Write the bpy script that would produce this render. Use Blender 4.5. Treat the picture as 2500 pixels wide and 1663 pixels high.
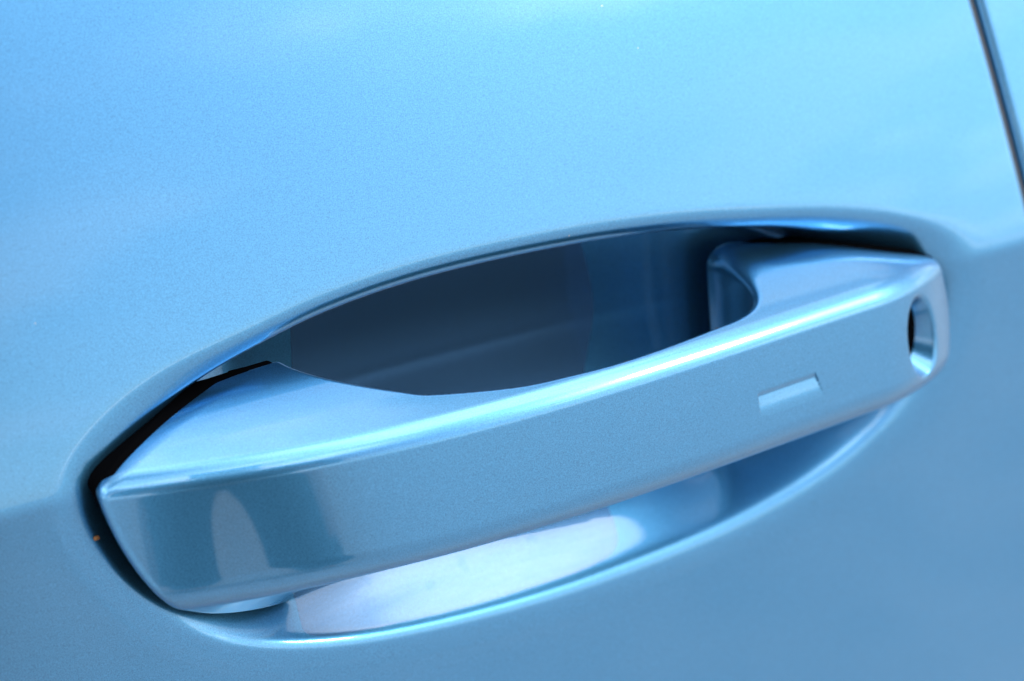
import bpy, math, random
import numpy as np
from mathutils import Matrix, Vector

for o in list(bpy.data.objects):
    bpy.data.objects.remove(o)
SC = bpy.context.scene
COL = SC.collection
R = math.radians
H0 = 0.95                       # height of the body crease above the road

# ------------------------------------------------------------------ camera
CAM_POS = (-0.17473776, -0.37472633, 0.16032914 + H0)
YAW, PITCH, ROLL = R(25), R(20), R(5.43123)
f = Vector((math.sin(YAW) * math.cos(PITCH), math.cos(YAW) * math.cos(PITCH), -math.sin(PITCH)))
r0 = Vector((math.cos(YAW), -math.sin(YAW), 0)); u0 = r0.cross(f)
rr = math.cos(ROLL) * r0 - math.sin(ROLL) * u0
uu = math.sin(ROLL) * r0 + math.cos(ROLL) * u0
cd = bpy.data.cameras.new('camera'); cam = bpy.data.objects.new('camera', cd); COL.objects.link(cam)
cam.matrix_world = Matrix(((rr.x, uu.x, -f.x, CAM_POS[0]), (rr.y, uu.y, -f.y, CAM_POS[1]),
                           (rr.z, uu.z, -f.z, CAM_POS[2]), (0, 0, 0, 1)))
cd.lens = 70; cd.sensor_width = 36; cd.clip_start = 0.01; cd.clip_end = 3000
cd.dof.use_dof = True; cd.dof.focus_distance = 0.428; cd.dof.aperture_fstop = 8.0
cd.dof.aperture_blades = 9
SC.camera = cam

# ------------------------------------------------------------------ sky, sun, exposure
SUN_EL, SUN_AZ = R(34), R(134)       # azimuth clockwise from +Y
w = bpy.data.worlds.new('World'); SC.world = w; w.use_nodes = True
nt = w.node_tree; nt.nodes.clear()
sky = nt.nodes.new('ShaderNodeTexSky'); sky.sky_type = 'NISHITA'; sky.sun_disc = False
sky.sun_elevation = SUN_EL; sky.sun_rotation = SUN_AZ
sky.air_density = 1.0; sky.dust_density = 1.2; sky.ozone_density = 1.2
# broken pale cloud over the whole sky: soft noise laid on a flat cloud deck
tc = nt.nodes.new('ShaderNodeTexCoord'); sx = nt.nodes.new('ShaderNodeSeparateXYZ'); nt.links.new(tc.outputs['Generated'], sx.inputs[0])
def wmath(op, a, b=None):
    n = nt.nodes.new('ShaderNodeMath'); n.operation = op
    for i, v in enumerate((a, b)):
        if v is None: continue
        if isinstance(v, (int, float)): n.inputs[i].default_value = v
        else: nt.links.new(v, n.inputs[i])
    return n.outputs[0]
zz = wmath('ADD', wmath('MAXIMUM', sx.outputs[2], 0.0), 0.22)
cx = nt.nodes.new('ShaderNodeCombineXYZ')
nt.links.new(wmath('DIVIDE', sx.outputs[0], zz), cx.inputs[0]); nt.links.new(wmath('DIVIDE', sx.outputs[1], zz), cx.inputs[1])
cx.inputs[2].default_value = 89.05
cn = nt.nodes.new('ShaderNodeTexNoise'); cn.inputs['Scale'].default_value = 1.5; cn.inputs['Detail'].default_value = 4; cn.inputs['Roughness'].default_value = .5
vr = nt.nodes.new('ShaderNodeVectorRotate'); vr.rotation_type = 'Z_AXIS'; vr.inputs['Angle'].default_value = R(243)  # slice and turn chosen to put bright cores where ridge and door mirror them
nt.links.new(cx.outputs[0], vr.inputs['Vector']); nt.links.new(vr.outputs[0], cn.inputs['Vector'])
cm = nt.nodes.new('ShaderNodeMapRange'); cm.interpolation_type = 'SMOOTHSTEP'
cm.inputs[1].default_value = .42; cm.inputs[2].default_value = .53; cm.inputs[3].default_value = .20; cm.inputs[4].default_value = 1.0
nt.links.new(cn.outputs[0], cm.inputs[0])
cmix = nt.nodes.new('ShaderNodeMix'); cmix.data_type = 'RGBA'; cmix.inputs[7].default_value = (7.6, 8.3, 9.4, 1)
# an overcast deck is about three times brighter overhead than at the horizon
lum = wmath('MULTIPLY_ADD', wmath('MAXIMUM', sx.outputs[2], 0.0), 0.12); lum.node.inputs[2].default_value = 0.98
cl = nt.nodes.new('ShaderNodeMix'); cl.data_type = 'RGBA'; cl.blend_type = 'MULTIPLY'; cl.inputs[0].default_value = 1; cl.inputs[6].default_value = (10.4, 10.7, 11.2, 1)
nt.links.new(lum, cl.inputs[7])
# cloud cores are boosted to strengthen their reflections in the paint
cc = nt.nodes.new('ShaderNodeMapRange'); cc.interpolation_type = 'SMOOTHSTEP'; cc.inputs[1].default_value = .55; cc.inputs[2].default_value = .68; cc.inputs[3].default_value = .82; cc.inputs[4].default_value = 1.9
nt.links.new(cn.outputs[0], cc.inputs[0])
c2 = nt.nodes.new('ShaderNodeMix'); c2.data_type = 'RGBA'; c2.blend_type = 'MULTIPLY'; c2.inputs[0].default_value = 1
nt.links.new(cl.outputs[2], c2.inputs[6]); nt.links.new(cc.outputs[0], c2.inputs[7]); nt.links.new(c2.outputs[2], cmix.inputs[7])
nt.links.new(cm.outputs[0], cmix.inputs[0]); nt.links.new(sky.outputs[0], cmix.inputs[6])
bg = nt.nodes.new('ShaderNodeBackground'); bg.inputs[1].default_value = 0.12
wo = nt.nodes.new('ShaderNodeOutputWorld')
nt.links.new(cmix.outputs[2], bg.inputs[0]); nt.links.new(bg.outputs[0], wo.inputs[0])
sd = bpy.data.lights.new('sun', 'SUN'); so = bpy.data.objects.new('sun', sd); COL.objects.link(so)
sd.energy = 0.72; sd.angle = R(10); sd.color = (1.0, 0.97, 0.93)
sdir = Vector((math.cos(SUN_EL) * math.sin(SUN_AZ), math.cos(SUN_EL) * math.cos(SUN_AZ), math.sin(SUN_EL)))
so.rotation_euler = sdir.to_track_quat('Z', 'Y').to_euler(); so.location = (0, 0, 5)
SC.view_settings.view_transform = 'Standard'; SC.view_settings.look = 'None'
SC.view_settings.exposure = 1.02; SC.view_settings.gamma = 1
SC.cycles.use_denoising = True
SC.cycles.max_bounces = 8

#GEO-BEGIN
# ------------------------------------------------------------------ shape functions (millimetres: x along the car, o outward, z up from the crease)
def sstep(a, b, x):
    t = np.clip((x - a) / (b - a), 0, 1); return t * t * (3 - 2 * t)

def bsp1(t):
    return ((1 - t) ** 3 / 6, (3 * t ** 3 - 6 * t * t + 4) / 6, (-3 * t ** 3 + 3 * t * t + 3 * t + 1) / 6, t ** 3 / 6)

class Field:
    """a 2-D grid of samples read back as a smooth cubic B-spline"""
    def __init__(s, G, a0, b0, h): s.G, s.a0, s.b0, s.h = G, a0, b0, h
    def __call__(s, a, b):
        a, b = np.broadcast_arrays(np.asarray(a, float), np.asarray(b, float))
        n, m = s.G.shape
        u = np.clip((a - s.a0) / s.h, 1, n - 2.001); v = np.clip((b - s.b0) / s.h, 1, m - 2.001)
        i = np.floor(u).astype(int); j = np.floor(v).astype(int)
        wu = bsp1(u - i); wv = bsp1(v - j); r = 0
        for k in range(4):
            for l in range(4):
                r = r + wu[k] * wv[l] * s.G[np.minimum(i - 1 + k, n - 1), np.minimum(j - 1 + l, m - 1)]
        return r

def smooth_closed(pts, n=480, passes=0, step=1):
    """closed uniform cubic B-spline through control points pts"""
    P = np.asarray(pts, float); m = len(P); t = np.linspace(0, m, n, endpoint=False)
    i = np.floor(t).astype(int); wt = bsp1(t - i)
    return sum(wt[k][:, None] * P[(i - 1 + k) % m] for k in range(4))

def interp_closed(pts, n=480):
    """closed cubic B-spline that passes through pts"""
    P = np.asarray(pts, float); m = len(P); A = np.zeros((m, m))
    for k in range(m):
        A[k, k] = 4 / 6; A[k, k - 1] = 1 / 6; A[k, (k + 1) % m] = 1 / 6
    return smooth_closed(np.linalg.solve(A, P), n)

def poly_sdf(poly, A, B):
    """signed distance (negative inside) of closed polygon on the grid A x B"""
    X, Y = np.meshgrid(A, B, indexing='ij'); d2 = np.full(X.shape, 1e9); ins = np.zeros(X.shape, bool)
    P = poly; Q = np.roll(poly, -1, 0)
    for (px, py), (qx, qy) in zip(P, Q):
        ex, ey = qx - px, qy - py; L = ex * ex + ey * ey
        if L < 1e-12: continue
        t = np.clip(((X - px) * ex + (Y - py) * ey) / L, 0, 1)
        d2 = np.minimum(d2, (X - px - t * ex) ** 2 + (Y - py - t * ey) ** 2)
        if py != qy:
            c = ((py > Y) != (qy > Y)) & (X < (Y - py) / (qy - py) * ex + px); ins ^= c
    d = np.sqrt(d2); d[ins] *= -1
    return d

def blur(G, s):
    k = int(math.ceil(3 * s)); w_ = np.exp(-0.5 * (np.arange(-k, k + 1) / s) ** 2); w_ /= w_.sum()
    for ax in (0, 1):
        Gp = np.pad(G, [(k, k) if a == ax else (0, 0) for a in (0, 1)], mode='edge')
        n = G.shape[ax]; out = 0
        for q in range(2 * k + 1):
            out = out + w_[q] * (Gp[q:q + n] if ax == 0 else Gp[:, q:q + n])
        G = out
    return G

TA, TB, WC = math.tan(R(13)), math.tan(R(5.2)), 1.3
def skin(x, z):
    """outer surface of the door without the scoop"""
    base = -((TA + TB) / 2 * (np.sqrt(z * z + WC * WC) - WC) + (TA - TB) / 2 * z)
    up = np.maximum(z, 0)
    return base - 0.0006 * up * up - 0.00006 * (x - 10) ** 2 * 0.5

OUTLINE = [(-100.3, -1.2), (-98.6, 4.4), (-92.0, 10.4), (-83.1, 15.2), (-72.4, 19.2), (-61.9, 22.0), (-50.9, 24.4), (-39.8, 26.6), (-21.1, 28.5), (-2.3, 28.8),
           (17.3, 28.3), (31.5, 27.5), (50.6, 25.6), (70.1, 22.4), (89.6, 17.2), (107.4, 11.0), (117.6, 5.9), (122.9, -1.5), (123.3, -13.1), (119.2, -26.2), (109.7, -36.3),
           (97.6, -43.3), (87.0, -47.6), (69.0, -52.3), (47.2, -55.8), (26.9, -57.6), (6.1, -58.1), (-14.0, -57.2), (-33.4, -55.4), (-47.3, -53.1),
           (-60.0, -49.7), (-68.8, -46.2), (-75.4, -42.8), (-82.3, -37.6), (-89.2, -29.6), (-94.3, -20.8), (-97.8, -12.5), (-99.9, -6.5)]
hg = 0.5
GX = np.arange(-118, 145, hg); GZ = np.arange(-78, 48, hg)
def door_o(x, z): return skin(x, z) - bowl_depth(x, z)
def undercut(x, z):
    """how far a point of the scoop is pushed up so that its upper wall hides under the lip"""
    return .42 * bowl_depth(x, z) * sstep(2, 19, z) * sstep(-98, -40, x) * sstep(112, 70, x)
def scoop_point(x, z, lift=0.0): return x, door_o(x, z) + lift, z + undercut(x, z)

# handle: front face F(x), top and bottom faces leaning in, outline seen from the front, finger tunnel seen from above
FC = (22.457, -4.246, -13.624, 8.337, 0.079, -6.946)
def front(x):
    x = np.clip(x, -104, 126)
    u = (x - 5) / 105; r_ = np.maximum(0, (x - 88) / 25)
    return FC[0] + FC[1] * u + FC[2] * u ** 2 + FC[3] * u ** 3 + FC[4] * u ** 4 + FC[5] * r_ ** 2
ZT, ZB = 4.0, -25.0
H_OUT = [(-96.6, 2.6), (-93.0, 5.4), (-87.1, 7.9), (-77.3, 11.1), (-64.9, 14.0), (-54, 16.0), (-40, 18.0), (-10, 19.5), (20, 19.3), (45, 17.5), (60, 15.6), (66, 14.4), (79.4, 12.5), (91.8, 10.2),
         (104.0, 7.0), (112.4, 4.6), (115.0, 2.2), (116.6, -5), (116.9, -12), (115.4, -19), (112, -25.5), (106.5, -30.0), (98, -33.2), (86, -35.2), (60, -38), (20, -40), (-25, -40.5), (-56, -38.6),
         (-64, -37.2), (-72.4, -35.2), (-78.9, -32.4), (-83.6, -28.8), (-87.4, -24.2), (-90.9, -18.8), (-93.6, -12.8), (-95.5, -6.8), (-96.6, -1.6)]
TUN = [(-49.2, -7.5), (-44.2, -1.0), (-36.0, 6.2), (-30, 10.4), (-24.5, 13.0), (-9, 16.6), (3, 17.4), (16, 17.3), (30.8, 15.8), (41.2, 14.2), (47.5, 13.0), (52.5, 11.4), (57.0, 8.6), (59.8, 4), (60.9, -2), (61.2, -8), (61.2, -14), (60.6, -21), (58, -34), (0, -38), (-52, -34), (-52.5, -15)]
hh = 0.4
HX = np.arange(-110, 132, hh); HZ = np.arange(-52, 32, hh); HO = np.arange(-42, 36, hh)
f_out = Field(blur(poly_sdf(interp_closed(H_OUT, 420), HX, HZ), 1.6), HX[0], HZ[0], hh)
f_tun = Field(blur(poly_sdf(interp_closed(TUN, 420), HX, HO), 1.6), HX[0], HO[0], hh)

def make_bowl():
    d = -poly_sdf(smooth_closed([(a, b if b > 0 else b * 1.005) for a, b in OUTLINE], 400), GX, GZ)
    X, Z = np.meshgrid(GX, GZ, indexing='ij')
    low = sstep(12, -26, Z)
    end = sstep(-56, -90, X); rend = sstep(62, 112, X)
    wd = 3.2 + 23.3 * low - 8 * low * sstep(24, 62, X); wd = wd + 3.2 * end * (1 - low) + 4 * rend * (1 - low)
    floor = -25 + .14 * Z * sstep(-40, 10, Z) + .0012 * (X - 5) ** 2 * sstep(0, 60, np.abs(X - 5))
    dm = np.maximum(skin(X, Z) - floor, 0) * (1 - (.60 - .22 * low) * end) * (1 - .40 * rend * (1 - .8 * low))
    off = (4.4 - 2.6 * np.maximum(end, rend)) * (1 - low)       # width of the soft roll before the drop
    t = np.clip((d - .8 - off) / wd, 0, 1)
    D = dm * (1 - (1 - t) ** (1.1 + 1.1 * low))
    D = D + (3.5 * (1 - low) * (1 - .7 * end) + .6 * low) * sstep(-6.0 + off, 2.2 + off, d)      # the skin rolls over softly before it drops
    A = blur(D, 1.15 / hg); B = blur(D, 4.0 / hg)
    k = np.maximum(sstep(88, 118, X) * sstep(15, -2, Z), sstep(-18, -48, Z) * sstep(-110, 100, X) * .55)
    return Field(A * (1 - k) + B * k, GX[0], GZ[0], hg)
bowl_depth = make_bowl()
def rmax(a, b, r):
    """intersection with a rounded edge of radius r"""
    return np.minimum(-r, np.maximum(a, b)) + np.sqrt(np.maximum(a + r, 0) ** 2 + np.maximum(b + r, 0) ** 2)

KEY_C = np.array([101.2, 11.4, -10.2]); KEY_N = np.array([.50, .866, .0]); KEY_N /= np.linalg.norm(KEY_N)
KEY_T = np.array([KEY_N[1], -KEY_N[0], 0.0])
def key_local(x, o, z):
    dx, do, dz = x - KEY_C[0], o - KEY_C[1], z - KEY_C[2]
    return dx * KEY_T[0] + do * KEY_T[1], dz, dx * KEY_N[0] + do * KEY_N[1]
NX0, NX1, NZ0, NZ1 = 50.4, 67.2, -14.4, -9.2
def handle_sdf(x, o, z, cuts=True, out=None, tun=None):
    F = front(x); dF = (front(x + .5) - front(x - .5))
    w_ = F - o
    bow = 0.0011 * (z + 10) ** 2 - .11 * (ZT - z)
    a = (o - F + bow) / np.sqrt(1 + dF * dF)
    wp = np.maximum(w_, -6.0)
    top = (z - ZT - (.48 * wp - .0036 * wp * wp)) / 1.08
    bot = (-z + ZB - (.46 + .22 * sstep(-40, -72, x)) * wp) / 1.1
    ot = f_out(x, z) if out is None else out
    ot = ot + .38 * np.maximum(w_ - 2.0, 0) * sstep(-70, -90, x) * sstep(-36, -22, z) * sstep(3, -6, z)
    tu = f_tun(x, o) if tun is None else tun
    d = rmax(a, top, 3.0)
    d = rmax(d, bot, 5.0)
    k = sstep(42, 60, x)
    d = rmax(d, rmax(ot, -tu, .8 + 6.0 * k), 1.5 + 1.2 * k * (1 - .7 * sstep(75, 95, x)))
    if cuts:
        p, q, n_ = key_local(x, o, z)
        rad = np.sqrt((p / .58) ** 2 + q * q)
        hole = np.maximum((rad - 9.2 - .62 * n_) * .7, -(n_ + 3.8))
        d = rmax(d, -hole, .8)
        # touch recess: deep under its upper edge, running out flush at the lower one
        zm = NZ1 - 1.25
        fl = F - bow - .6 * np.minimum((z - NZ0) / (zm - NZ0), (NZ1 - z) / 1.25)
        nb = np.maximum(np.maximum(NX0 - x, x - NX1 - .3 * (NZ1 - z)), np.maximum(z - NZ1, NZ0 - .6 - z))
        d = rmax(d, -np.maximum(nb, fl - o), .22)
    return d
#GEO-END

# ------------------------------------------------------------------ mesh helpers
def to_world(x, o, z):
    return np.stack([np.asarray(x) / 1000, -np.asarray(o) / 1000, np.asarray(z) / 1000], -1)

def link_mesh(name, V, Fc, mat, parent=None, normals=None, loc=None):
    me = bpy.data.meshes.new(name)
    V = np.ascontiguousarray(V, np.float32); Fc = np.asarray(Fc, np.int32); k = Fc.shape[1]
    me.vertices.add(len(V)); me.vertices.foreach_set('co', V.ravel())
    me.loops.add(Fc.size); me.loops.foreach_set('vertex_index', Fc.ravel())
    me.polygons.add(len(Fc)); me.polygons.foreach_set('loop_start', np.arange(0, Fc.size, k, dtype=np.int32))
    me.polygons.foreach_set('loop_total', np.full(len(Fc), k, np.int32))
    me.polygons.foreach_set('use_smooth', np.ones(len(Fc), bool))
    me.update(calc_edges=True); me.validate()
    if normals is not None:
        me.normals_split_custom_set_from_vertices(np.asarray(normals, np.float32).tolist())
    o = bpy.data.objects.new(name, me); COL.objects.link(o)
    if mat: me.materials.append(mat)
    if parent: o.parent = parent
    if loc: o.location = loc
    return o

def surface_nets(V, origin, h):
    """quads of the zero surface of the samples V; vertices in grid coordinates"""
    s = V < 0
    nx, ny, nz = V.shape
    cnt = np.zeros((nx - 1, ny - 1, nz - 1), np.int8)
    for i in (0, 1):
        for j in (0, 1):
            for k in (0, 1):
                cnt += s[i:nx - 1 + i, j:ny - 1 + j, k:nz - 1 + k]
    act = np.argwhere((cnt > 0) & (cnt < 8))
    idx = np.full((nx - 1, ny - 1, nz - 1), -1, np.int32); idx[tuple(act.T)] = np.arange(len(act))
    acc = np.zeros((len(act), 3)); num = np.zeros(len(act))
    cor = [(0, 0, 0), (1, 0, 0), (0, 1, 0), (1, 1, 0), (0, 0, 1), (1, 0, 1), (0, 1, 1), (1, 1, 1)]
    for a in range(8):
        for b in range(a + 1, 8):
            ca, cb = np.array(cor[a]), np.array(cor[b])
            if np.abs(ca - cb).sum() != 1: continue
            va = V[tuple((act + ca).T)]; vb = V[tuple((act + cb).T)]
            m = (va < 0) != (vb < 0)
            t = np.where(m, va / np.where(m, va - vb, 1), 0)
            acc += np.where(m[:, None], ca + t[:, None] * (cb - ca), 0); num += m
    P = (act + acc / num[:, None]) * h + origin
    quads = []
    for ax in range(3):
        b, c = [(1, 2), (2, 0), (0, 1)][ax]
        n1 = [nx, ny, nz]
        sl0 = [slice(None)] * 3; sl1 = [slice(None)] * 3
        sl0[ax] = slice(0, n1[ax] - 1); sl1[ax] = slice(1, n1[ax])
        ch = s[tuple(sl0)] != s[tuple(sl1)]
        e = np.argwhere(ch); e = e[(e[:, b] > 0) & (e[:, c] > 0) & (e[:, b] < n1[b] - 1) & (e[:, c] < n1[c] - 1)]
        eb = np.zeros(3, int); eb[b] = 1; ec = np.zeros(3, int); ec[c] = 1
        q = np.stack([idx[tuple((e - eb - ec).T)], idx[tuple((e - ec).T)], idx[tuple(e.T)], idx[tuple((e - eb).T)]], 1)
        inside = s[tuple(e.T)]
        q[~inside] = q[~inside][:, ::-1]
        quads.append(q)
    return P, np.concatenate(quads)

def sdf_object(name, fn, lo, hi, h, mat, parent, grid_fn=None):
    ax = [np.arange(lo[i], hi[i] + h, h) for i in range(3)]
    X, O, Z = np.meshgrid(*ax, indexing='ij', sparse=True)
    V = grid_fn(X, O, Z) if grid_fn else fn(X, O, Z)
    P, Q = surface_nets(V, np.array(lo, float), h)
    def grad(P, e=.08):
        g = np.stack([fn(P[:, 0] + e, P[:, 1], P[:, 2]) - fn(P[:, 0] - e, P[:, 1], P[:, 2]),
                      fn(P[:, 0], P[:, 1] + e, P[:, 2]) - fn(P[:, 0], P[:, 1] - e, P[:, 2]),
                      fn(P[:, 0], P[:, 1], P[:, 2] + e) - fn(P[:, 0], P[:, 1], P[:, 2] - e)], 1) / (2 * e)
        return g
    for _ in range(3):
        g = grad(P); v = fn(P[:, 0], P[:, 1], P[:, 2]); L = np.maximum((g * g).sum(1), .1)
        st = -(v / L)[:, None] * g
        n = np.linalg.norm(st, axis=1, keepdims=True); st *= np.minimum(1, .35 * h / np.maximum(n, 1e-9))
        P = P + st
    g = grad(P); g /= np.maximum(np.linalg.norm(g, axis=1, keepdims=True), 1e-9)
    N = np.stack([g[:, 0], -g[:, 1], g[:, 2]], 1)
    # mirrored axis (o -> -y) keeps the winding outward once reversed
    return link_mesh(name, to_world(*P.T), Q[:, ::-1], mat, parent, N)

def height_object(name, X, O, Z, mat, parent):
    """grid surface given by arrays X, O, Z of equal shape (columns along x, rows along z)"""
    n, m = X.shape
    I = np.arange(n * m).reshape(n, m)
    Q = np.stack([I[:-1, :-1], I[1:, :-1], I[1:, 1:], I[:-1, 1:]], -1).reshape(-1, 4)
    P = to_world(X, O, Z)
    gx = np.gradient(P, axis=0); gz = np.gradient(P, axis=1)
    N = np.cross(gx, gz).reshape(-1, 3); N /= np.maximum(np.linalg.norm(N, axis=1, keepdims=True), 1e-12)
    if N[len(N) // 2, 1] > 0: N = -N
    return link_mesh(name, P.reshape(-1, 3), Q, mat, parent, N)

# ------------------------------------------------------------------ materials
def new_mat(name):
    m = bpy.data.materials.new(name); m.use_nodes = True
    return m, m.node_tree.nodes, m.node_tree.links, m.node_tree.nodes['Principled BSDF']

def plain(name, col, rough, metal=0, spec=.5, noise=0):
    m, N, L, b = new_mat(name)
    b.inputs['Base Color'].default_value = (*col, 1); b.inputs['Roughness'].default_value = rough
    b.inputs['Metallic'].default_value = metal; b.inputs['Specular IOR Level'].default_value = spec
    if noise:
        tc = N.new('ShaderNodeTexCoord'); n = N.new('ShaderNodeTexNoise'); n.inputs['Scale'].default_value = noise; n.inputs['Detail'].default_value = 4
        rp = N.new('ShaderNodeMapRange'); rp.inputs[3].default_value = .6; rp.inputs[4].default_value = 1.4
        mx = N.new('ShaderNodeMix'); mx.data_type = 'RGBA'; mx.blend_type = 'MULTIPLY'; mx.inputs[0].default_value = 1; mx.inputs[6].default_value = (*col, 1)
        L.new(tc.outputs['Object'], n.inputs['Vector']); L.new(n.outputs[0], rp.inputs[0]); L.new(rp.outputs[0], mx.inputs[7]); L.new(mx.outputs[2], b.inputs['Base Color'])
    return m

def metallic_paint():
    m, N, L, b = new_mat('light_blue_metallic_paint')
    b.inputs['Metallic'].default_value = .94; b.inputs['Roughness'].default_value = .28
    b.inputs['Coat Weight'].default_value = 1.0; b.inputs['Coat Roughness'].default_value = .02; b.inputs['Coat IOR'].default_value = 1.56
    tc = N.new('ShaderNodeTexCoord')
    n1 = N.new('ShaderNodeTexNoise'); n1.inputs['Scale'].default_value = 3600; n1.inputs['Detail'].default_value = 2
    L.new(tc.outputs['Object'], n1.inputs['Vector'])
    mr = N.new('ShaderNodeMapRange'); mr.inputs[1].default_value = .25; mr.inputs[2].default_value = .75
    mr.inputs[3].default_value = .76; mr.inputs[4].default_value = 1.24
    L.new(n1.outputs[0], mr.inputs[0])
    mx = N.new('ShaderNodeMix'); mx.data_type = 'RGBA'; mx.blend_type = 'MULTIPLY'; mx.inputs[0].default_value = 1
    mx.inputs[6].default_value = (*PAINT, 1)
    L.new(mr.outputs[0], mx.inputs[7])
    # a few settled grains of dust
    vo = N.new('ShaderNodeTexVoronoi'); vo.inputs['Scale'].default_value = 150; L.new(tc.outputs['Object'], vo.inputs['Vector'])
    sp = N.new('ShaderNodeSeparateColor'); L.new(vo.outputs['Color'], sp.inputs[0])
    sz = N.new('ShaderNodeMapRange'); sz.inputs[1].default_value = .80; sz.inputs[2].default_value = 1.0; sz.inputs[3].default_value = 0.0; sz.inputs[4].default_value = .034; L.new(sp.outputs[0], sz.inputs[0])
    lt = N.new('ShaderNodeMath'); lt.operation = 'LESS_THAN'; L.new(vo.outputs['Distance'], lt.inputs[0]); L.new(sz.outputs[0], lt.inputs[1])
    dm = N.new('ShaderNodeMix'); dm.data_type = 'RGBA'; dm.inputs[7].default_value = (.30, .36, .40, 1); L.new(lt.outputs[0], dm.inputs[0]); L.new(mx.outputs[2], dm.inputs[6]); L.new(dm.outputs[2], b.inputs['Base Color'])
    bp = N.new('ShaderNodeBump'); bp.inputs['Strength'].default_value = .12; bp.inputs['Distance'].default_value = .00006
    n2 = N.new('ShaderNodeTexNoise'); n2.inputs['Scale'].default_value = 2600; n2.inputs['Detail'].default_value = 1
    L.new(tc.outputs['Object'], n2.inputs['Vector']); L.new(n2.outputs[0], bp.inputs['Height']); L.new(bp.outputs[0], b.inputs['Normal'])
    return m
PAINT = (.060, .240, .432)
paint = metallic_paint()
gap_rubber = plain('gap_shade_rubber', (.0015, .0016, .002), .9, spec=.0)  # gasket rubber, blackened so the gap's shade is in the colour
seal_rubber = plain('grey_seal_rubber', (.13, .128, .13), .6)
plastic = plain('black_plastic', (.006, .006, .007), .5, spec=.3)
glass = plain('dark_window_glass', (.01, .012, .013), .03, spec=.6)
lock_mat = plain('shaded_black_lock', (.001, .001, .0013), .8, 0, 0)  # black lock, the shade deep in the keyhole is put into its colour
asphalt = plain('asphalt', (.41, .42, .43), .9, noise=6)

def film_material():
    m = paint.copy(); m.name = 'clear_protective_film'
    N = m.node_tree.nodes; L = m.node_tree.links; b = N['Principled BSDF']
    b.inputs['Coat IOR'].default_value = 1.7; b.inputs['Coat Roughness'].default_value = .035
    b.inputs['Metallic'].default_value = .85; b.inputs['Roughness'].default_value = .25
    for n in N:
        if n.type == 'MIX' and n.blend_type == 'MULTIPLY': n.inputs[6].default_value = (.065, .175, .33, 1)
    tc = N.new('ShaderNodeTexCoord'); mp = N.new('ShaderNodeMapping'); mp.inputs['Scale'].default_value = (90, 90, 900); mp.inputs['Rotation'].default_value = (0, R(8), 0)
    ns = N.new('ShaderNodeTexNoise'); ns.inputs['Scale'].default_value = 1.0; ns.inputs['Detail'].default_value = 6; ns.inputs['Roughness'].default_value = .65
    L.new(tc.outputs['Object'], mp.inputs[0]); L.new(mp.outputs[0], ns.inputs['Vector'])
    cr = N.new('ShaderNodeMapRange'); cr.inputs[1].default_value = .35; cr.inputs[2].default_value = .72; cr.inputs[3].default_value = 1.0; cr.inputs[4].default_value = .78
    L.new(ns.outputs[0], cr.inputs[0])
    # dried drop marks
    vo = N.new('ShaderNodeTexVoronoi'); vo.inputs['Scale'].default_value = 75; vo.inputs['Randomness'].default_value = 1.0
    nd = N.new('ShaderNodeTexNoise'); nd.inputs['Scale'].default_value = 260; nd.inputs['Detail'].default_value = 3
    ad = N.new('ShaderNodeMix'); ad.data_type = 'VECTOR'; ad.inputs[0].default_value = .006
    L.new(tc.outputs['Object'], nd.inputs['Vector']); L.new(tc.outputs['Object'], ad.inputs[4]); L.new(nd.outputs['Color'], ad.inputs[5]); L.new(ad.outputs[1], vo.inputs['Vector'])
    dr = N.new('ShaderNodeMapRange'); dr.inputs[1].default_value = .10; dr.inputs[2].default_value = .16; dr.inputs[3].default_value = .80; dr.inputs[4].default_value = 1.0
    L.new(vo.outputs['Distance'], dr.inputs[0])
    mu = N.new('ShaderNodeMath'); mu.operation = 'MULTIPLY'; L.new(cr.outputs[0], mu.inputs[0]); L.new(dr.outputs[0], mu.inputs[1])
    L.new(mu.outputs[0], b.inputs['Coat Weight'])
    return m
film_mat = film_material()

# ------------------------------------------------------------------ setting
def ground():
    g = 220.0
    o = link_mesh('road', np.array([(-g, -g, 0), (g, -g, 0), (g, g, 0), (-g, g, 0)]), [(0, 1, 2, 3)], asphalt)
    o['kind'] = 'structure'
ground()

# ------------------------------------------------------------------ the car
car = bpy.data.objects.new('car', None); COL.objects.link(car); car.location = (0, 0, H0); car.empty_display_size = .1
car['label'] = 'light blue metallic car with flush pull handle in a scooped door recess'
car['category'] = 'car'

def shut_x(z):
    z = np.asarray(z, float)
    return 149.0 - .10 * z - .0001 * z * z

def door():
    # rows: fine through the scoop, coarser beyond
    zs = np.concatenate([np.linspace(-560, -80, 60, endpoint=False), np.arange(-80, 48, .7), np.linspace(48, 150, 70)])
    gap = .85
    a = np.concatenate([np.linspace(-700, -120, 60, endpoint=False), np.arange(-120, 128, .7)])
    X = np.zeros((len(a) + 40, len(zs))); Z = np.broadcast_to(zs, X.shape).copy()
    X[:len(a)] = a[:, None]
    e = shut_x(zs) - gap
    t = np.linspace(0, 1, 41)[1:]
    X[len(a):] = a[-1] + (e - a[-1])[None] * (1 - (1 - t[:, None]) ** 1.8)
    O = skin(X, Z) - np.where((X > -117) & (X < 143) & (Z > -77) & (Z < 47), bowl_depth(X, Z), 0)
    Z = Z + np.where((X > -117) & (X < 143) & (Z > -77) & (Z < 47), undercut(X, Z), 0)
    d = e[None] - X                          # distance to the shut edge: rolled over, then folded inward
    rad = 1.8
    q = np.clip(1 - d / rad, 0, 1)
    O = O - rad * (1 - np.sqrt(np.maximum(1 - q * q, 0)))
    # folded flange
    X = np.concatenate([X, X[-1:], X[-1:]]); Z = np.concatenate([Z, Z[-1:], Z[-1:]])
    O = np.concatenate([O, O[-1:] - 4, O[-1:] - 14])
    return height_object('front_door', X, O, Z, paint, car)
front_door = door()

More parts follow.
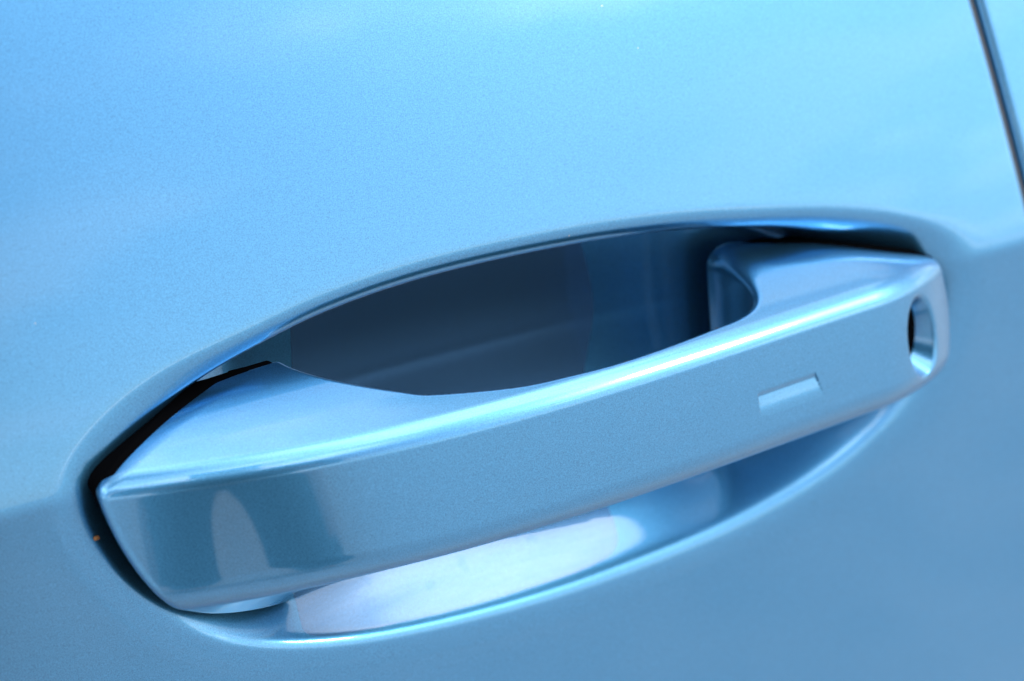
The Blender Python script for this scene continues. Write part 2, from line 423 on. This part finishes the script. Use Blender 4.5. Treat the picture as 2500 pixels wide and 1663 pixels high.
def side_panel():
    zs = np.concatenate([np.linspace(-560, -80, 40, endpoint=False), np.linspace(-80, 150, 140)])
    gap = .85; rad = 2.4
    e = shut_x(zs) + gap
    t = np.concatenate([np.linspace(0, .01, 30, endpoint=False), np.linspace(.01, 1, 50)])
    X = e[None] + t[:, None] * 600; Z = np.broadcast_to(zs, X.shape).copy()
    d = X - e[None]; q = np.clip(1 - d / rad, 0, 1)
    O = skin(X, Z) - rad * (1 - np.sqrt(np.maximum(1 - q * q, 0))) + .3
    X = np.concatenate([X[:1], X[:1], X]); Z = np.concatenate([Z[:1], Z[:1], Z]); O = np.concatenate([O[:1] - 14, O[:1] - 4, O])
    return height_object('rear_side_panel', X, O, Z, paint, car)
side_panel()

def body_shell():
    # the rest of the car as a shell behind the door skin: sills, floor, far side, glass house and roof
    prof = [(60, -560), (-60, -560), (-90, -640), (-60, -720), (-220, -740), (-1500, -740), (-1700, -640), (-1700, 0), (-1640, 150), (-1340, 520), (-1100, 590), (-700, 600), (-420, 560), (-330, 505),
            (-318, 480), (-150, 185), (-70, 170), (-62, 150)]
    xs = np.array([-1500, -1200, -700, 0, 700, 1100, 1400.])
    sc = np.array([.55, .85, 1, 1, 1, .9, .6])
    V = []
    for x, k in zip(xs, sc):
        for (o, z) in prof: V.append((x, o if z < 160 else -60 + (o + 60) * 1, z if z < 160 else 150 + (z - 150) * k))
    n = len(prof); F = [(i * n + j, i * n + (j + 1), (i + 1) * n + (j + 1), (i + 1) * n + j) for i in range(len(xs) - 1) for j in range(1, n - 1)]
    o = link_mesh('body_shell', to_world(*np.array(V, float).T), F, paint, car)
    for p in o.data.polygons: p.use_smooth = False
    # side glass
    X, T = np.meshgrid(np.linspace(-700, 700, 20), np.linspace(0, 1, 8), indexing='ij')
    height_object('side_window', X, -146 - 158 * T + 6 * np.sin(math.pi * T), 190 + 280 * T, glass, car)
body_shell()

def seal():
    zs = np.linspace(-560, 150, 120); c = shut_x(zs)
    ang = np.linspace(0, math.pi, 9)
    X = c[None] - 3.2 * np.cos(ang)[:, None]; O = skin(c, zs)[None] - 5.2 + 3 * np.sin(ang)[:, None]
    height_object('door_seal', X, O, np.broadcast_to(zs, X.shape).copy(), seal_rubber, car)
seal()

def handle():
    def grid(X, O, Z):
        return handle_sdf(X, O, Z, True, f_out(X[:, :, 0], Z[0, 0][None])[:, None, :], f_tun(X[:, :, 0], O[0, :, 0][None])[:, :, None])
    def back(x, o): return -o - 16 + 6.0 * sstep(-25, -42, x)
    def fn(x, o, z): return rmax(handle_sdf(x, o, z), back(x, o), .7)
    def gfn(X, O, Z): return rmax(grid(X, O, Z), back(X, O), .7)
    return sdf_object('door_handle', fn, (-100, -18, -44), (121, 26, 22), .42, paint, car, gfn)
hd = handle()

def liner():
    def fn(x, o, z):
        F = front(x); w_ = F - o; wp = np.maximum(w_, -6)
        ot = f_out(x, z) + .38 * np.maximum(w_ - 2.0, 0) * sstep(-70, -90, x) * sstep(-36, -22, z) * sstep(3, -6, z)
        top = z - ZT - (.48 * wp - .0036 * wp * wp) + .55 + 1.2 * sstep(40, 70, x)
        bot = -z + ZB - (.46 + .22 * sstep(-40, -72, x)) * wp + 1.2
        d = np.maximum(np.maximum(rmax(ot - .45 - .75 * sstep(-84, -66, x) * sstep(-30, -42, x) + .1 * sstep(50, 70, x), o - F + 3.2, 1.0), top), bot)
        return np.maximum(rmax(d, 1.2 + 2.2 * sstep(20, 50, x) - f_tun(x, o), .5 + 5.5 * sstep(40, 60, x)), -o - 15 + 2.9 * sstep(-25, -42, x))
    def fn2(x, o, z): return np.maximum(fn(x, o, z), np.where(x > 0, np.minimum(o + 9, 10 - f_tun(x, o)), -9))
    sdf_object('gasket_gap_shade', fn2, (-101, -17, -46), (-30, 22, 24), .55, gap_rubber, hd)      # one under each foot, widened to stand for the dark gap's shade
    sdf_object('gasket_gap_shade', fn2, (30, -17, -46), (122, 22, 24), .55, gap_rubber, hd)
liner()

def grip_back():
    def fn(x, o, z):
        wp = np.maximum(front(x) - o, -6)
        top = z - ZT - (.48 * wp - .0036 * wp * wp) + 1.6; bot = -z + ZB - .46 * wp + 2.0
        t = f_tun(x, o)
        return np.maximum(np.maximum(np.maximum(np.abs(t + .1) - .9, -o - 4), np.maximum(top, bot)), np.maximum(x - 46, -38 - x))
    sdf_object('grip_backing', fn, (-42, -6, -42), (50, 22, 22), .6, plastic, hd)
grip_back()

def lock():
    n = 48; a = np.linspace(0, 2 * math.pi, n, endpoint=False)
    C3 = KEY_C - 3.6 * KEY_N
    ring = []
    for rad, dep in ((7.6, .0), (6.3, .25), (5.9, -.1), (0.01, -.1)):
        for t in a:
            ring.append(C3 + KEY_T * .58 * rad * math.cos(t) + np.array([0, 0, rad * math.sin(t)]) + KEY_N * dep)
    ring = np.array(ring); F = [(i * n + j, i * n + (j + 1) % n, (i + 1) * n + (j + 1) % n, (i + 1) * n + j) for i in range(3) for j in range(n)]
    link_mesh('lock_cylinder', to_world(*ring.T), F, lock_mat, hd)
lock()

def film():
    FO = FILM_OUT
    c = interp_closed(FO, 160); cen = c.mean(0)
    s = np.concatenate([np.linspace(0.0, .96, 40), [.985, 1.0]])
    X = cen[0] + (c[:, 0] - cen[0])[None] * s[:, None]; Z = cen[1] + (c[:, 1] - cen[1])[None] * s[:, None]
    lift = np.full(X.shape, .22); lift[-1] = .02
    m = len(c); P = to_world(*scoop_point(X, Z, lift)).reshape(-1, 3)
    F = [(i * m + j, i * m + (j + 1) % m, (i + 1) * m + (j + 1) % m, (i + 1) * m + j) for i in range(len(s) - 1) for j in range(m)]
    e = .3
    px = to_world(*scoop_point(X + e, Z)) - to_world(*scoop_point(X - e, Z)); pz = to_world(*scoop_point(X, Z + e)) - to_world(*scoop_point(X, Z - e))
    N = np.cross(px, pz).reshape(-1, 3); N /= np.linalg.norm(N, axis=1, keepdims=True)
    link_mesh('protective_film', P, F, film_mat, front_door, N)
FILM_OUT = [(-41, 17.6), (-25, 18.2), (-5, 18.4), (15, 18.2), (27, 17.2), (32, 13.5), (35, 5), (34, -4), (31, -14), (29, -28), (30, -44), (29.5, -51), (25, -54.4), (10, -55.7), (-13, -55.2), (-28, -54), (-42, -52.3), (-51.5, -50.2), (-54.3, -48.3), (-53.5, -43), (-50, -25), (-45, -5), (-42.5, 10), (-42, 15.5)]
film()

# ------------------------------------------------------------------ speck of dirt beside the handle
def speck():
    rnd = random.Random(4)
    import bmesh
    bm = bmesh.new(); bmesh.ops.create_icosphere(bm, subdivisions=2, radius=.0006)
    for v in bm.verts: v.co = Vector((v.co.x * 1.1, v.co.y * .6, v.co.z * .9)) * (1 + rnd.uniform(-.22, .22))
    me = bpy.data.meshes.new('dirt_speck'); bm.to_mesh(me); bm.free()
    o = bpy.data.objects.new('dirt_speck', me); COL.objects.link(o); me.materials.append(plain('orange_dirt', (.20, .085, .025), .8, noise=1500))
    x, z = SPECK
    o.location = (x / 1000, -float(door_o(x, z)) / 1000 - .0003, z / 1000 + H0)
    o['label'] = 'tiny orange speck of dirt stuck beside the left end of the handle'; o['category'] = 'dirt speck'
SPECK = (-97.4, -10.2)
speck()

# ------------------------------------------------------------------ the person taking the picture (seen mirrored in the handle)
def skinned(name, verts, edges, rads, mat, parent, sub=2):
    me = bpy.data.meshes.new(name); me.from_pydata([Vector(v) for v in verts], edges, []); me.update()
    o = bpy.data.objects.new(name, me); COL.objects.link(o); me.materials.append(mat)
    sk = o.modifiers.new('skin', 'SKIN'); sk.use_smooth_shade = True
    lay = me.skin_vertices[0].data if me.skin_vertices else None
    if lay is None:
        import bmesh
        bm = bmesh.new(); bm.from_mesh(me); bm.verts.layers.skin.verify(); bm.to_mesh(me); bm.free(); lay = me.skin_vertices[0].data
    for i, r_ in enumerate(rads):
        lay[i].radius = r_ if isinstance(r_, tuple) else (r_, r_)
    lay[0].use_root = True
    ss = o.modifiers.new('sub', 'SUBSURF'); ss.levels = sub; ss.render_levels = sub
    if parent: o.parent = parent
    return o

def photographer():
    skin_m = plain('skin', (.45, .28, .20), .5); jacket_m = plain('dark_jacket', (.012, .014, .02), .8); jeans_m = plain('dark_jeans', (.010, .013, .022), .85)
    hair_m = plain('dark_hair', (.02, .014, .01), .6); shoe_m = plain('dark_shoes', (.02, .02, .02), .6)
    base = Vector((-.29, -.76, 0)); fw = Vector((.33, .944, 0)); rt = Vector((.944, -.33, 0))
    P = lambda a, b, z: tuple(rt * a + fw * b + Vector((0, 0, z)))
    V = [P(0, 0, 1.0), P(0, .02, 1.14), P(0, .05, 1.32), P(0, .07, 1.45), P(0, .10, 1.55), P(0, .11, 1.66)]
    E = [(0, 1), (1, 2), (2, 3), (3, 4), (4, 5)]; Rd = [(.13, .09), (.14, .10), (.16, .105), .055, (.075, .09), (.06, .075)]
    limbs = {}
    for sgn in (-1, 1):
        n = len(V)
        V += [P(sgn * .17, .04, 1.36), P(sgn * .18, .08, 1.12), P(sgn * .12, .25, 1.11)]
        E += [(2, n), (n, n + 1), (n + 1, n + 2)]; Rd += [.06, .045, .034]
        m = len(V); V += [P(sgn * .105, .27, 1.12)]; E += [(n + 2, m)]; Rd += [(.022, .036)]
        # five fingers round the camera
        for q in range(4):
            k = len(V); zz_ = 1.155 - q * .021
            V += [P(sgn * .10, .305, zz_), P(sgn * .085, .335 - .004 * abs(q - 1), zz_), P(sgn * .06, .342 - .004 * abs(q - 1), zz_)]
            E += [(m, k), (k, k + 1), (k + 1, k + 2)]; Rd += [.010, .009, .008]
        k = len(V); V += [P(sgn * .085, .265, 1.15), P(sgn * .06, .255, 1.165)]; E += [(m, k), (k, k + 1)]; Rd += [.011, .009]
        n = len(V)
        V += [P(sgn * .13, .03 * sgn, .84), P(sgn * .15 + .02, .05 + .06 * sgn, .50), P(sgn * .16 + .03, .03 * sgn, .09), P(sgn * .16 + .03, .15 + .03 * sgn, .045)]
        E += [(0, n), (n, n + 1), (n + 1, n + 2), (n + 2, n + 3)]; Rd += [.085, .055, .038, .035]
        limbs[sgn] = n
    body = skinned('person', V, E, Rd, skin_m, None)
    body.location = base
    body['label'] = 'person in dark jacket and jeans holding a camera, mirrored in the handle'; body['category'] = 'person'
    jv = [P(0, 0, .96), P(0, .02, 1.12), P(0, .05, 1.33), P(0, .065, 1.42)]; je = [(0, 1), (1, 2), (2, 3)]; jr = [(.18, .13), (.165, .125), (.18, .125), .07]
    for sgn in (-1, 1):
        n = len(jv); jv += [P(sgn * .17, .04, 1.365), P(sgn * .185, .08, 1.12), P(sgn * .135, .225, 1.11)]; je += [(2, n), (n, n + 1), (n + 1, n + 2)]; jr += [.075, .062, .05]
    skinned('jacket', jv, je, jr, jacket_m, body)
    tv = [P(0, 0, 1.0)]; te = []; tr = [(.15, .10)]
    for sgn in (-1, 1):
        n = len(tv); tv += [P(sgn * .125, .03 * sgn, .82), P(sgn * .135 + .03, .05 + .06 * sgn, .50), P(sgn * .16 + .03, .03 * sgn, .10)]; te += [(0, n), (n, n + 1), (n + 1, n + 2)]; tr += [.088, .072, .06]
    skinned('trousers', tv, te, tr, jeans_m, body)
    skinned('hair', [P(0, .085, 1.62), P(0, .06, 1.58), P(0, .105, 1.70)], [(0, 1), (0, 2)], [(.085, .09), (.08, .07), (.06, .06)], hair_m, body)
    for sgn in (-1, 1):
        skinned('shoe', [P(sgn * .16 + .03, -.03 + .03 * sgn, .05), P(sgn * .163 + .03, .08 + .03 * sgn, .045), P(sgn * .168 + .03, .19 + .03 * sgn, .04)], [(0, 1), (1, 2)], [(.045, .05), (.045, .045), (.04, .038)], shoe_m, body)
    # the camera in the hands, its lens ending just behind the viewpoint
    cb = plain('black_camera_body', (.012, .012, .012), .5)
    root = bpy.data.objects.new('photo_camera', None); COL.objects.link(root)
    root.matrix_world = cam.matrix_world
    root['label'] = 'black photo camera held in both hands of the person in dark clothes'; root['category'] = 'camera'
    import bmesh
    bm = bmesh.new(); bmesh.ops.create_cube(bm, size=1, matrix=Matrix.Translation((0, -.01, .135)) @ Matrix.Diagonal((.135, .09, .055, 1)))
    bmesh.ops.create_cube(bm, size=1, matrix=Matrix.Translation((0, .05, .135)) @ Matrix.Diagonal((.06, .035, .05, 1)))
    bmesh.ops.bevel(bm, geom=bm.edges[:], offset=.008, segments=3, affect='EDGES')
    me = bpy.data.meshes.new('camera_body'); bm.to_mesh(me); bm.free(); me.materials.append(cb)
    o = bpy.data.objects.new('camera_body', me); COL.objects.link(o); o.parent = root
    prof = [(.0, .018), (.030, .018), (.036, .014), (.037, .05), (.033, .053), (.033, .07), (.037, .073), (.037, .11), (0, .11)]
    n = 40; Vv = [(r_ * math.cos(t), r_ * math.sin(t), z_) for r_, z_ in prof for t in np.linspace(0, 2 * math.pi, n, endpoint=False)]
    F = [(i * n + j, i * n + (j + 1) % n, (i + 1) * n + (j + 1) % n, (i + 1) * n + j) for i in range(len(prof) - 1) for j in range(n)]
    link_mesh('lens', np.array(Vv), F, cb, root)
photographer()
